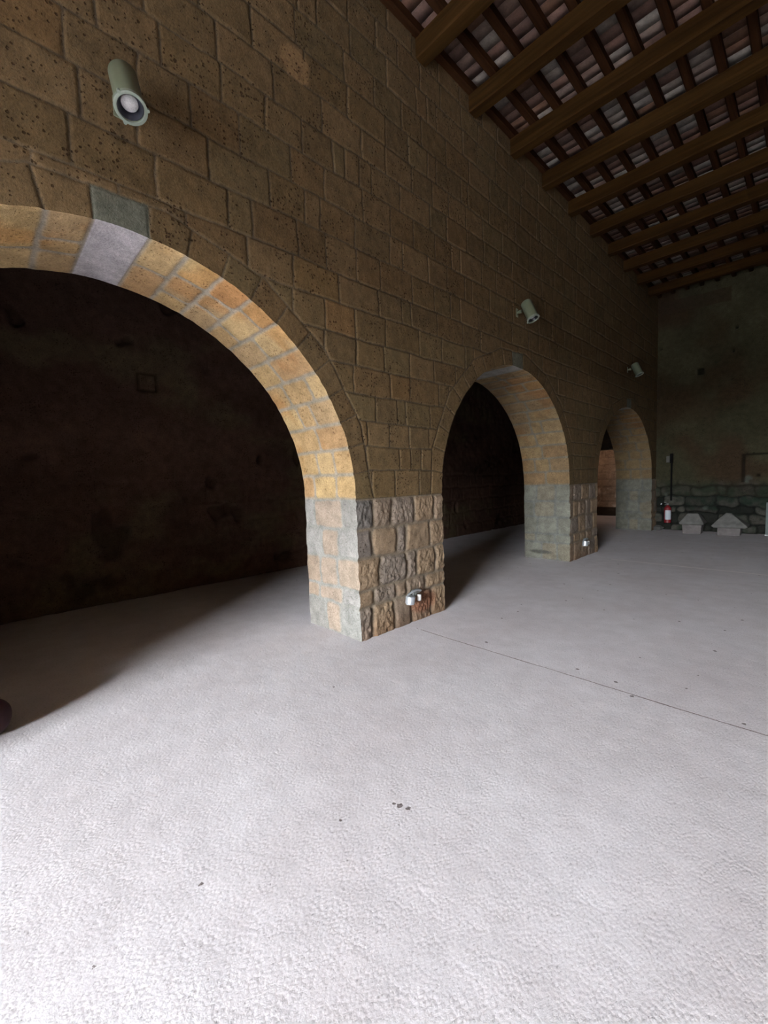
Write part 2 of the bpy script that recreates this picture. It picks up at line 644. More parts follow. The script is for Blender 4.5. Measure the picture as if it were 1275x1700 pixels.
    # a few warm orange blocks
    for oy, oz in ((2.20, 3.42), (2.62, 3.2), (3.45, 2.6), (0.45, 4.26)):
        i0 = (np.abs(Y - oy) + np.abs(Z - oz)).argmin()
        s = (bi == bi.ravel()[i0]) & (bj == bj.ravel()[i0])
        c = np.where(s[..., None], c * np.array([1.22, 1.10, 0.98]), c)
    mort = np.where(rough[..., None], MORTP, MORT) * (0.8 + 0.4 * fbm(Y * 12, Z * 12, 50))[..., None]
    # light lime smears beside the first arch ring
    sm = (np.hypot(Y - 0.79, Z - ZS) < 2.30) & (np.hypot(Y - 0.79, Z - ZS) > 2.0) & (Z > 3.0)
    mort = np.where(sm[..., None], mort * 1.45, mort)
    wide = np.where(rough, 0.024, 0.010)
    me = sst(0.25, 1.0, d / wide)
    c = mix(mort, c, me)
    c = np.where((d < 0.006)[..., None] & ~rough[..., None] & ~key[..., None], c * 0.72, c)
    kc = np.array([0.105, 0.110, 0.085]) * (0.92 + 0.16 * fbm(Y * 9, Z * 9, 60))[..., None]
    c = np.where(key[..., None], kc, c)
    # rust red stain around the pier floodlight
    st = np.clip(1 - np.hypot((Y - 3.62) / 0.30, (Z - 0.20) / 0.16), 0, 1) * rough
    c = mix(c, np.array([0.17, 0.065, 0.035]), sst(0, 0.5, st) * 0.7)
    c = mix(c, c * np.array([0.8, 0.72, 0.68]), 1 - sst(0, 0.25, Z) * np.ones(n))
    # plaster disc patch high on the wall
    pd = np.hypot(Y - 2.16, (Z - 5.1) * 1.2)
    c = mix(c, np.array([0.20, 0.128, 0.062]) * np.ones(c.shape), 1 - sst(0.13, 0.17, pd + (fbm(Y * 12, Z * 12, 70) - 0.5) * 0.06))
    h = h * sst(0.10, 0.17, pd) + 0.008 * (1 - sst(0.10, 0.17, pd))
    pit = np.where(key, 0.15, np.where(rough, 0.6, 1.0)) * me
    return h, c, pit


def var_axis(a, b, fn):
    out = [a]
    while out[-1] < b:
        out.append(out[-1] + fn(out[-1]))
    out[-1] = b
    return np.array(out)


def wall_face(ys, zs, x0, sign, mapper):
    Y, Z = np.meshgrid(ys, zs, indexing='ij')
    ny, nz = Y.shape
    cy = (Y[:-1, :-1] + Y[1:, 1:]) / 2
    cz = (Z[:-1, :-1] + Z[1:, 1:]) / 2
    keep = ~inside(cy, cz)
    usek = np.zeros((ny, nz), bool)
    user = np.zeros((ny, nz), bool)
    for di in (0, 1):
        for dj in (0, 1):
            usek[di:ny - 1 + di, dj:nz - 1 + dj] |= keep
            user[di:ny - 1 + di, dj:nz - 1 + dj] |= ~keep
    bd = usek & user
    Yp, Zp = Y.copy(), Z.copy()
    Yp[bd], Zp[bd] = project(Y[bd], Z[bd])
    h, c, p = mapper(Yp, Zp)
    X = x0 + sign * h
    idx = np.arange(ny * nz).reshape(ny, nz)
    a, b_, c_, d_ = idx[:-1, :-1][keep], idx[1:, :-1][keep], idx[1:, 1:][keep], idx[:-1, 1:][keep]
    Fq = np.stack([a, b_, c_, d_], 1) if sign > 0 else np.stack([a, d_, c_, b_], 1)
    V = np.stack([X, Yp, Zp], -1).reshape(-1, 3)
    # drop unused
    used = np.zeros(ny * nz, bool)
    used[Fq.ravel()] = True
    remap = np.cumsum(used) - 1
    return V[used], remap[Fq], c.reshape(-1, 3)[used], p.ravel()[used]


YEL = 0.62 * np.array([[0.50, 0.345, 0.165], [0.46, 0.31, 0.15], [0.54, 0.385, 0.195], [0.45, 0.285, 0.14], [0.52, 0.37, 0.18], [0.43, 0.30, 0.16]])
PALE = 0.50 * np.array([[0.40, 0.40, 0.37], [0.46, 0.36, 0.27], [0.44, 0.43, 0.40], [0.36, 0.35, 0.32], [0.48, 0.39, 0.30]])


def soffit(k, ds, dt):
    """jambs and underside of one opening, following the same uneven edge"""
    cy, a, b = ARCH[k]
    zl = np.arange(0, ZS, ds)
    th = np.linspace(0, np.pi, int(np.pi * a / ds))
    s1 = [(cy + rad(k, 0.0) + jamb_off(k, 1, z), z, z, 0) for z in zl]
    s2 = [(cy + rad(k, t) * math.cos(t), ZS + rad(k, t) * math.sin(t), ZS + t * a, 1) for t in th]
    s3 = [(cy - rad(k, np.pi) + jamb_off(k, -1, z), z, 100 + z, 2) for z in zl[::-1]]
    P = np.array([[float(q) for q in p] for p in s1 + s2 + s3])
    tt = np.linspace(0, T, max(4, int(T / dt)))
    n, m = len(P), len(tt)
    yy = P[:, 0][:, None] * np.ones(m)
    zz = P[:, 1][:, None] * np.ones(m)
    S = P[:, 2][:, None] * np.ones(m)
    kind = P[:, 3][:, None] * np.ones(m)
    TT = np.ones(n)[:, None] * tt[None, :]
    # outward-from-stone normal (towards the opening's middle)
    dyv = np.gradient(P[:, 0])
    dzv = np.gradient(P[:, 1])
    L = np.hypot(dyv, dzv)
    nx, nz_ = (-dzv / L)[:, None], (dyv / L)[:, None]
    up = kind == 1
    w = (fbm(S * 6, TT * 6, 3 + k) - 0.5) * 0.035
    w2 = (fbm(S * 6, TT * 6, 33 + k) - 0.5) * 0.035
    # rows
    va = (np.pi / 2 - KEYA) / 11
    thv = np.where(up, (S - ZS) / a, 0)
    t2 = np.where(thv > np.pi / 2, np.pi - thv, thv)
    nv = t2 / va + w / (va * a) * 0.6
    vi = np.floor(nv)
    dr = np.minimum(nv - vi, vi + 1 - nv) * va * a
    Sj = np.where(kind == 2, S - 100, S)
    rj = np.clip(np.searchsorted(PROWS, Sj + w) - 1, 0, 4)
    dj = np.minimum(Sj + w - PROWS[rj], PROWS[rj + 1] - Sj - w)
    row = np.where(up, vi + 10 + 30 * (thv > np.pi / 2), rj + 60 * (kind == 2))
    drow = np.where(up, dr, dj)
    # column splits, different per row
    c1 = 0.20 + 0.16 * hsh(row, 3.0 + k) + w2
    c2 = 0.50 + 0.20 * hsh(row, 7.0 + k) + w2
    two = hsh(row, 11.0 + k) > 0.5
    c2 = np.where(two & up, 9, c2)
    c1 = np.where(two & up, 0.40 + 0.14 * hsh(row, 5.0 + k) + w2, c1)
    dcol = np.minimum(np.abs(TT - c1), np.abs(TT - c2))
    col = (TT > c1).astype(int) + (TT > c2)
    d = np.minimum(dcol, drow)
    c_ = (dcol < 0.05) & (drow < 0.05)
    d = np.where(c_, 0.05 - np.hypot(0.05 - dcol, 0.05 - drow), d)
    d = np.maximum(d, 0)
    key = up & (np.abs(thv - np.pi / 2) < KEYA)
    mw = 0.016 + 0.008 * (fbm(S * 2, TT * 3, 71) - 0.3)
    e = sst(0.2, 1.7, d / mw)
    y1 = YEL[(hsh(row, col, 5 + k) * len(YEL)).astype(int) % len(YEL)]
    p1 = PALE[(hsh(row, col, 6 + k) * len(PALE)).astype(int) % len(PALE)]
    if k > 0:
        g = (1, 0.62, 0.56)[k]  # farther arches: duller stone, with some shade painted into the colour
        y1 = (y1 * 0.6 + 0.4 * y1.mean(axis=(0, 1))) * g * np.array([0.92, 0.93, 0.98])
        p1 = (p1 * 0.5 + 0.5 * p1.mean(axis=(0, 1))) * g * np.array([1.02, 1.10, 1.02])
    # tan stone in the middle of each jamb course of the first pier
    p1 = np.where(((col == 1) & (kind == 0))[..., None] & (k == 0), np.array([0.235, 0.190, 0.148]), p1)
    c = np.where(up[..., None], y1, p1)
    c = c * (0.86 + 0.28 * fbm(S * 5, TT * 5, 44))[..., None]
    # orange wash on parts of the vault stones
    orange = up * sst(0.52, 0.68, fbm(S * 1.7 + 3, TT * 2.2, 47))
    c = mix(c, c * np.array([1.0, 0.84, 0.70]), orange)
    mc = (np.array([0.215, 0.190, 0.150]), np.array([0.125, 0.117, 0.093]), np.array([0.112, 0.105, 0.085]))[k]  # mortar of the farther arches toned down to match that painted shade
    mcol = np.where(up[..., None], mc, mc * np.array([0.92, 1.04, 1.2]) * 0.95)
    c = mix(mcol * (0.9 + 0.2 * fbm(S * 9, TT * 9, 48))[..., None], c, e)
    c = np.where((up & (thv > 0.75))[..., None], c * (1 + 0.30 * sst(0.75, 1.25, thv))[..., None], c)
    kc = np.array([0.42, 0.40, 0.415]) if k == 0 else np.array([0.25, 0.25, 0.235])
    c = np.where(key[..., None], kc * (0.9 + 0.2 * fbm(S * 4, TT * 4, 49))[..., None], c)
    if k == 1:
        st = np.clip(1 - np.hypot((TT - 0.55) / 0.3, (S - 0.14) / 0.05), 0, 1) * (kind == 0)
        c = mix(c, np.array([0.07, 0.07, 0.06]) * np.ones(c.shape), sst(0, 0.5, st))
    h = e * 0.006 + (fbm(S * 12, TT * 12, 51) - 0.5) * 0.008 * e
    h = np.where(up, h, h * 1.8 + (fbm(S * 20, TT * 20, 53) - 0.5) * 0.006)
    h = np.where(key, 0.004, h)
    edge = sst(0, 0.02, TT) * sst(0, 0.02, T - TT)
    h = h * edge
    X = -TT
    Y = yy + nx * h
    Z = zz + nz_ * h
    # the front edge meets the face exactly
    fh, _, _ = front_map(yy[:, :1], zz[:, :1])
    X[:, 0] = fh[:, 0]
    idx = np.arange(n * m).reshape(n, m)
    F = np.stack([idx[:-1, :-1].ravel(), idx[:-1, 1:].ravel(), idx[1:, 1:].ravel(), idx[1:, :-1].ravel()], 1)
    pit = np.where(key, 0.1, np.where(up, 0.55, 0.3)) * e
    return np.stack([X, Y, Z], -1).reshape(-1, 3), F, c.reshape(-1, 3), pit.ravel()


def merge(parts):
    V, F, C, P = [], [], [], []
    k = 0
    for v, f, c, p in parts:
        V.append(v)
        F.append(f + k)
        C.append(c)
        P.append(p)
        k += len(v)
    return np.concatenate(V), np.concatenate(F), np.concatenate(C), np.concatenate(P)


ys = var_axis(YS, YEND, lambda y: 0.05 if y < 0.0 else (0.008 if y < 4.3 else 0.008 * (y / 4.3) ** 1.25))
zs = var_axis(0, 6.75, lambda z: 0.008 if z < 3.6 else 0.012)
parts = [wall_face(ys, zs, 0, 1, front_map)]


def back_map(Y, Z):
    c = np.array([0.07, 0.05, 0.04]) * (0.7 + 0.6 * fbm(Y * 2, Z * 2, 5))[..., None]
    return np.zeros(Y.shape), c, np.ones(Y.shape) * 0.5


ysb = var_axis(YS, YEND, lambda y: 0.07)
zsb = var_axis(0, 6.75, lambda z: 0.07)
parts.append(wall_face(ysb, zsb, -T, -1, back_map))
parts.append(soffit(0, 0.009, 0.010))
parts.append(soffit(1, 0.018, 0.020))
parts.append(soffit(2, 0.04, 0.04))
V, F, Cc, P = merge(parts)
tag(mesh_np('wall_left', V, F, MAT_STONE, Cc, P, smooth=True), kind='structure')


# ------------------------------------------------------------------ generic relief wall
def relief_wall(name, org, u, v, n, L, Hh, step, mapper, ldy=None):
    us = np.linspace(0, L, int(L / step) + 1)
    vs = np.linspace(0, Hh, int(Hh / step) + 1)
    A, B = np.meshgrid(us, vs, indexing='ij')
    h, c, p, keep = mapper(A, B)
    org, u, v, n = (np.array(q, float) for q in (org, u, v, n))
    V = org + A[..., None] * u + B[..., None] * v + h[..., None] * n
    idx = np.arange(A.size).reshape(A.shape)
    k = keep((A[:-1, :-1] + A[1:, 1:]) / 2, (B[:-1, :-1] + B[1:, 1:]) / 2) if keep else np.ones((A.shape[0] - 1, A.shape[1] - 1), bool)
    F = np.stack([idx[:-1, :-1][k], idx[1:, :-1][k], idx[1:, 1:][k], idx[:-1, 1:][k]], 1)
    o = mesh_np(name, V.reshape(-1, 3), F, MAT_STONE, c.reshape(-1, 3), p.ravel(), smooth=True)
    return tag(o, kind='structure')


XR = 7.0
_r = random.Random(5)
FROWS = np.array([0, 0.20, 0.48, 0.66, 0.93, 1.20, 1.50])
FB = [row_breaks(-1, 8, 0.28, 0.75, 0.1) for _ in FROWS]


def end_map(A, B):
    w1 = (fbm(A * 3, B * 3, 81) - 0.5) * 0.20
    w2 = (fbm(A * 3, B * 3, 84) - 0.5) * 0.16
    y, z = A + w1, B + w2
    d = np.full(A.shape, 9.0)
    bi = np.zeros(A.shape)
    ri = np.clip(np.searchsorted(FROWS, z) - 1, 0, len(FROWS) - 2)
    for r in range(len(FROWS) - 1):
        s = ri == r
        i, dl, dr = seg_dist(y[s], FB[r])
        d[s] = rounded(dl, dr, z[s] - FROWS[r], FROWS[r + 1] - z[s], 0.09)
        bi[s] = i + r * 40
    low = 1 - sst(1.15, 1.45, z)
    missing = (hsh(bi, 2.0, 3) > 0.45 + 0.5 * (ri > 2)) * low * (ri < 4)
    d = np.maximum(d, 0)
    e = sst(0.004, 0.035, d)
    h = low * (e * 0.05 + (fbm(A * 9, B * 9, 86) - 0.5) * 0.06 - 0.02 - missing * 0.10) + (1 - low) * ((fbm(A * 1.7, B * 1.7, 88, 4) - 0.5) * 0.06 + 0.02)
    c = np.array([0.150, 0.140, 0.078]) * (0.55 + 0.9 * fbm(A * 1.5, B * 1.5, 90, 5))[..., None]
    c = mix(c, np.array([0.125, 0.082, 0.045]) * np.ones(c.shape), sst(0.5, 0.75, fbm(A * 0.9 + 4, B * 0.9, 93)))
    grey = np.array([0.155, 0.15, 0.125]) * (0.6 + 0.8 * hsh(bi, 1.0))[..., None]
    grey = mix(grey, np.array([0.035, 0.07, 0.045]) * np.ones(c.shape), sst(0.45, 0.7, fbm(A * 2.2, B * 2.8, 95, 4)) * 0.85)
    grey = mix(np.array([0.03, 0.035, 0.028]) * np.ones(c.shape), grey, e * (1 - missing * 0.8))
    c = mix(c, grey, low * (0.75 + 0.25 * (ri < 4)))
    # dark seam outlining a walled-up opening
    def seam(a0, a1, b0, b1):
        return ((A > a0) & (A < a1) & (B > b0) & (B < b1)) * 1.0
    wob = (fbm(A * 7, B * 7, 97) - 0.5) * 0.02
    s = seam(1.83, 1.90, 1.28, 2.0) + ((A > 1.83) & (A < 3.1) & (np.abs(B + wob - 1.98) < 0.025))
    s = np.maximum(s, ((np.abs(A - 3.1) < 0.03) & (B > 1.28) & (B < 2.0)) * 1.0)
    # square socket holes
    for ha, hb, hs in ((0.97, 4.17, 0.075), (2.16, 1.45, 0.03), (3.6, 4.2, 0.07), (1.67, 5.1, 0.03), (1.62, 4.55, 0.03), (0.1, 4.95, 0.03)):
        s = np.maximum(s, ((np.abs(A - ha) < hs) & (np.abs(B - hb) < hs)) * 1.0)
    s = np.clip(s, 0, 1)
    h = h - s * 0.10
    c = mix(c, c * 0.35, s)
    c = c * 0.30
    # darker rectangular strip under the ceiling
    st = ((A > 0.05) & (A < 1.55) & (np.abs(B - 5.98 + 0.02 * A) < 0.17)) * 1.0
    c = mix(c, np.array([0.035, 0.024, 0.015]) * np.ones(c.shape), st * 0.8)
    # pale repairs
    for pa, pb, ra, rb in ((1.98, 1.36, 0.09, 0.10), (1.15, 0.62, 0.14, 0.06), (0.25, 1.0, 0.05, 0.1)):
        q = np.clip(1.2 - np.hypot((A - pa) / ra, (B - pb) / rb) + w1 * 6, 0, 1)
        c = mix(c, np.array([0.075, 0.09, 0.078]) * np.ones(c.shape), sst(0, 0.9, q) * 0.6 * sst(0.35, 0.6, fbm(A * 9, B * 9, 99)))
    return h, c, np.ones(A.shape) * 0.8, None


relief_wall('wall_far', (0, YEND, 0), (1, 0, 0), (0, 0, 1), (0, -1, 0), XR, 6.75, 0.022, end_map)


def chamber_map(A, B):
    # A runs along +y from YS
    y = A + YS
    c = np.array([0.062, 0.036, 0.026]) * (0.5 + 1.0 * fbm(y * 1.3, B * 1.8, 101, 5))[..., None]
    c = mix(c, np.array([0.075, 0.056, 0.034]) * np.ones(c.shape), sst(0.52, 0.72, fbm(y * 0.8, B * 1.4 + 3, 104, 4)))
    w = (fbm(A * 4, B * 4, 106) - 0.5) * 0.1
    d = np.minimum(np.abs(((B + w) % 0.34) - 0.17) * -1 + 0.17, np.abs(((A + w + 0.3 * np.floor((B + w) / 0.34)) % 0.62) - 0.31) * -1 + 0.31)
    low = 1 - sst(1.5, 2.0, B)
    h = (fbm(A * 1.6, B * 1.6, 108, 4) - 0.5) * 0.10 + (fbm(A * 9, B * 9, 109) - 0.5) * 0.02 - low * (1 - sst(0, 0.03, d)) * 0.03
    holes = sst(0.70, 0.78, fbm(A * 2.2, B * 2.2, 111, 3)) + 0.0
    h -= holes * 0.08
    fr = (np.maximum(np.abs(y - 1.90), np.abs(B - 3.17)) < 0.14) & (np.maximum(np.abs(y - 1.90), np.abs(B - 3.17)) > 0.105)
    h = h - fr * 0.05
    c = mix(c, c * 0.4, fr * 1.0)
    c = mix(c, c * 0.45, np.clip(holes, 0, 1) * 0.7)
    return h, c, np.ones(A.shape) * 0.8, None


XC = -3.75
HC = 5.0
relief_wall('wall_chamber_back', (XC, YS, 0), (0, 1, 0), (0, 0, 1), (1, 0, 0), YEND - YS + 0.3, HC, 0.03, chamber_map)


def plain_map(seed, base, keep=None):
    def f(A, B):
        c = np.array(base) * (0.6 + 0.8 * fbm(A * 1.4, B * 1.4, seed, 5))[..., None]
        w = (fbm(A * 3, B * 3, seed + 2) - 0.5) * 0.05
        dr = np.minimum((B + w) % 0.28, 0.28 - (B + w) % 0.28)
        off = (np.floor((B + w) / 0.28) % 2) * 0.2
        dc = np.minimum((A + w + off) % 0.42, 0.42 - (A + w + off) % 0.42)
        e = sst(0, 0.02, np.minimum(dr, dc))
        return e * 0.012 + (fbm(A * 9, B * 9, seed + 5) - 0.5) * 0.015, mix(c * 0.7, c, e), np.ones(A.shape), keep
    return f


relief_wall('wall_right', (XR, YEND, 0), (0, -1, 0), (0, 0, 1), (-1, 0, 0), YEND - YS, 6.75, 0.06, plain_map(120, (0.18, 0.12, 0.065)))
# near end wall with the doorway
DX0, DX1, DZ = 2.0, 6.0, 3.3
relief_wall('wall_near', (XR, YS, 0), (-1, 0, 0), (0, 0, 1), (0, 1, 0), XR - XC, 6.75, 0.05, plain_map(130, (0.18, 0.12, 0.065),
            lambda a, b: ~((XR - a > DX0) & (XR - a < DX1) & (b < DZ))))
mb = MB()
for x0, x1, z0, z1 in ((DX0 - 0.25, DX0, 0, DZ + 0.25), (DX1, DX1 + 0.25, 0, DZ + 0.25), (DX0, DX1, DZ, DZ + 0.25)):
    mb.box(x0, x1, YS - 0.7, YS - 0.03, z0, z1)
MAT_PLAIN = simple('door_reveal_stone', (0.2, 0.15, 0.1), 0.9, nscale=6, namt=0.3, spec=0.1)
tag(mb.build('wall_near_reveal', MAT_PLAIN), kind='structure')

# chamber end wall with the doorway seen through the third arch
YD = 14.0
mb = MB()
dx0, dx1, dz = -2.35, -1.10, 2.36
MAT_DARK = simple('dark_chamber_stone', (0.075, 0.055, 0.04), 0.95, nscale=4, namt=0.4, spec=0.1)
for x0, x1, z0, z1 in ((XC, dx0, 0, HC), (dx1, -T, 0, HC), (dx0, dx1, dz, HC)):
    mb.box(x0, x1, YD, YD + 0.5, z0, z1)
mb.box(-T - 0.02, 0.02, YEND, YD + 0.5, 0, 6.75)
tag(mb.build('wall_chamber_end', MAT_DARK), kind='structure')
mb = MB()
mb.box(XC - 0.2, -T, YS - 0.2, YD + 0.5, HC, HC + 0.2)
tag(mb.build('ceiling_chamber', MAT_DARK), kind='structure')
# lit room beyond
MAT_WARM = simple('far_room_stone', (0.34, 0.22, 0.15), 0.9, nscale=7, namt=0.45, spec=0.1)


def far_map(A, B):
    h, c, p, _ = plain_map(140, (0.30, 0.215, 0.155))(A, B)
    c = mix(c, np.array([0.5, 0.42, 0.34]) * np.ones(c.shape), sst(0.62, 0.75, fbm(A * 5, B * 5, 147)) * (B < 1.2))
    base = B < 0.34
    c = np.where(base[..., None], c * 0.12, c)
    return h + (fbm(A * 5, B * 5, 149) - 0.5) * 0.06 + 0.0 * B, c, p, None


relief_wall('wall_far_room', (-6.0, 17.4, 0), (1, 0, 0), (0, 0, 1), (0, -1, 0), 6.0, 3.2, 0.04, far_map)
mb = MB()
mb.box(-6.1, 0, YD + 0.5, 17.5, 3.2, 3.3)
mb.box(-6.1, -6.0, YD + 0.5, 17.5, 0, 3.2)
mb.box(-0.1, 0, YD + 0.5, 17.5, 0, 3.2)
mb.box(-6.1, XC, YD + 0.3, YD + 0.5, 0, 3.2)
tag(mb.build('wall_far_room_shell', MAT_WARM), kind='structure')

# floor
mb = MB()
mb.add([(-6.1, YS - 4, 0), (XR + 0.2, YS - 4, 0), (XR + 0.2, 17.5, 0), (-6.1, 17.5, 0)], [(0, 1, 2, 3)])
mb.add([(-6.1, YS - 4, -0.2), (XR + 0.2, YS - 4, -0.2), (XR + 0.2, 17.5, -0.2), (-6.1, 17.5, -0.2)], [(3, 2, 1, 0)])
tag(mb.build('floor', MAT_FLOOR), kind='structure')

# ------------------------------------------------------------------ ceiling of thin terracotta tiles
def tile_mat():
    m, nt, b = new_mat('terracotta_ceiling_tiles')
    b.inputs['Roughness'].default_value = 0.9
    b.inputs['Specular IOR Level'].default_value = 0.15
    at = N(nt, 'ShaderNodeAttribute', attribute_name='tint')
    v = coords(nt)
    c = mul(nt, at.outputs['Color'], ramp(nt, noise(nt, v, 8, 5, 0.6), [(0.3, (0.25, 0.235, 0.22)), (0.7, (0.47, 0.44, 0.41))]))
    c = mul(nt, c.outputs[2], ramp(nt, noise(nt, v, 45, 3), [(0.3, 0.85), (0.7, 1.12)]))
    nt.links.new(c.outputs[2], b.inputs['Base Color'])
    return m


JS = 0.312
TZ = CZ + 0.095
pal = [(0.36, 0.23, 0.19), (0.33, 0.24, 0.21), (0.42, 0.30, 0.25), (0.50, 0.46, 0.42), (0.34, 0.20, 0.14), (0.44, 0.35, 0.31), (0.30, 0.20, 0.17), (0.58, 0.56, 0.52)]
tv, tf, tc = [], [], []
ty = 0.155
nx_ = int(XR / JS) + 1
rr = random.Random(21)
for i in range(nx_):
    yv = YS
    while yv < YEND:
        w = ty
        c = np.array(rr.choice(pal)) * rr.uniform(0.85, 1.15)
        x0, x1 = i * JS + 0.036, (i + 1) * JS + 0.036
        z = TZ + rr.uniform(-0.004, 0.006)
        g = 0.004
        k = len(tv)
        tv += [(x0, yv + g, z), (x1, yv + g, z), (x1, yv + w - g, z), (x0, yv + w - g, z),
               (x0, yv, TZ + 0.03), (x1, yv, TZ + 0.03), (x1, yv + w, TZ + 0.03), (x0, yv + w, TZ + 0.03)]
        tc += [c] * 4 + [np.array((0.45, 0.42, 0.38))] * 4
        tf += [(k, k + 3, k + 2, k + 1), (k, k + 1, k + 5, k + 4), (k + 2, k + 3, k + 7, k + 6), (k + 4, k + 5, k + 6, k + 7),
               (k + 1, k + 2, k + 6, k + 5), (k, k + 4, k + 7, k + 3)]
        yv += w
ceil = mesh_np('ceiling', tv, tf, tile_mat(), np.array(tc))
tag(ceil, kind='structure')

ORD = ['first', 'second', 'third', 'fourth', 'fifth', 'sixth', 'seventh', 'eighth', 'ninth', 'tenth', 'eleventh', 'twelfth', 'thirteenth',
       'fourteenth', 'fifteenth', 'sixteenth', 'seventeenth', 'eighteenth', 'nineteenth', 'twentieth', 'twenty-first', 'twenty-second', 'twenty-third']


def timber(name, x0, x1, y0, y1, z0, z1, mat, axis, seed, amp):
    """squared timber with slight bow and chamfered arrises"""
    n = 40
    vs, fs = [], []
    ch = 0.014
    L = (x1 - x0) if axis == 'x' else (y1 - y0)
    w = (y1 - y0) if axis == 'x' else (x1 - x0)
    hh = z1 - z0
    prof = [(-w / 2 + ch, 0), (w / 2 - ch, 0), (w / 2, ch), (w / 2, hh), (-w / 2, hh), (-w / 2, ch)]
    q = random.Random(seed)
    p1, p2 = q.uniform(0, 6), q.uniform(0, 6)
    for i in range(n + 1):
        t = i / n
        s1 = amp * math.sin(t * 5 + p1) + amp * 0.4 * math.sin(t * 17 + p2)
        s2 = amp * 0.7 * (math.sin(t * 4 + p2) - 1)
        for a, b in prof:
            zz = z0 + b + (s2 if b < hh - 1e-6 else 0)
            if axis == 'x':
                vs.append((x0 + L * t, (y0 + y1) / 2 + a + s1, zz))
            else:
                vs.append(((x0 + x1) / 2 + a + s1, y0 + L * t, zz))
    for i in range(n):
        for j in range(6):
            a, b = i * 6 + j, i * 6 + (j + 1) % 6
            fs.append((a, b, b + 6, a + 6) if axis == 'y' else (b, a, a + 6, b + 6))
    fs.append(tuple(range(6)))
    fs.append(tuple(n * 6 + j for j in reversed(range(6))))
    mb = MB()
    mb.add(vs, fs)
    return mb.build(name, mat)


BS, B0 = 0.997, 3.80
kvis = 0
for k in range(0, 10):
    y = B0 + BS * k
    o = timber('ceiling_beam', -0.03, XR + 0.02, y - 0.083, y + 0.083, CZ - 0.195, CZ, MAT_BEAM, 'x', 100 + k, 0.008)
    lab = 'brown squared timber ceiling beam nearest the camera, entering at the top edge of the photo' if k == 0 else \
        ('shadowy timber ceiling beam closest to the mossy end wall' if k == 9 else
         'brown squared timber ceiling beam, %s counted away from the camera along the block wall' % ORD[k])
    tag(o, lab, 'beam', 'timber beams spanning from the block wall')
for i in range(nx_):
    x = i * JS + 0.036
    if x > XR - 0.02:
        break
    o = timber('ceiling_joist', x - 0.043, x + 0.043, YS, YEND, CZ, TZ + 0.012, MAT_JOIST, 'y', 300 + i, 0.004)
    lab = 'slim dark brown ceiling joist running along the top of the block wall' if i == 0 else \
        'slim dark brown ceiling joist resting on the beams, %s out from the block wall' % ORD[min(i - 1, 22)]
    tag(o, lab, 'joist', 'slim joists under the terracotta tiles')

# ------------------------------------------------------------------ wall spotlights
MAT_LAMP = simple('grey_green_lacquer', (0.135, 0.16, 0.105), 0.45, nscale=12, namt=0.06)
MAT_RIM = simple('pale_rim_lacquer', (0.20, 0.24, 0.20), 0.45, nscale=12, namt=0.05)
MAT_BLACK = simple('black_inner', (0.015, 0.017, 0.025), 0.4)
MAT_LENS = simple('frosted_glass', (0.50, 0.50, 0.50), 0.18, nscale=160, namt=0.2)
MAT_STEEL = simple('galvanised_steel', (0.50, 0.55, 0.60), 0.35, 0.7, nscale=30, namt=0.12)
MAT_STEELD = simple('dull_steel', (0.22, 0.24, 0.24), 0.5, 0.6)


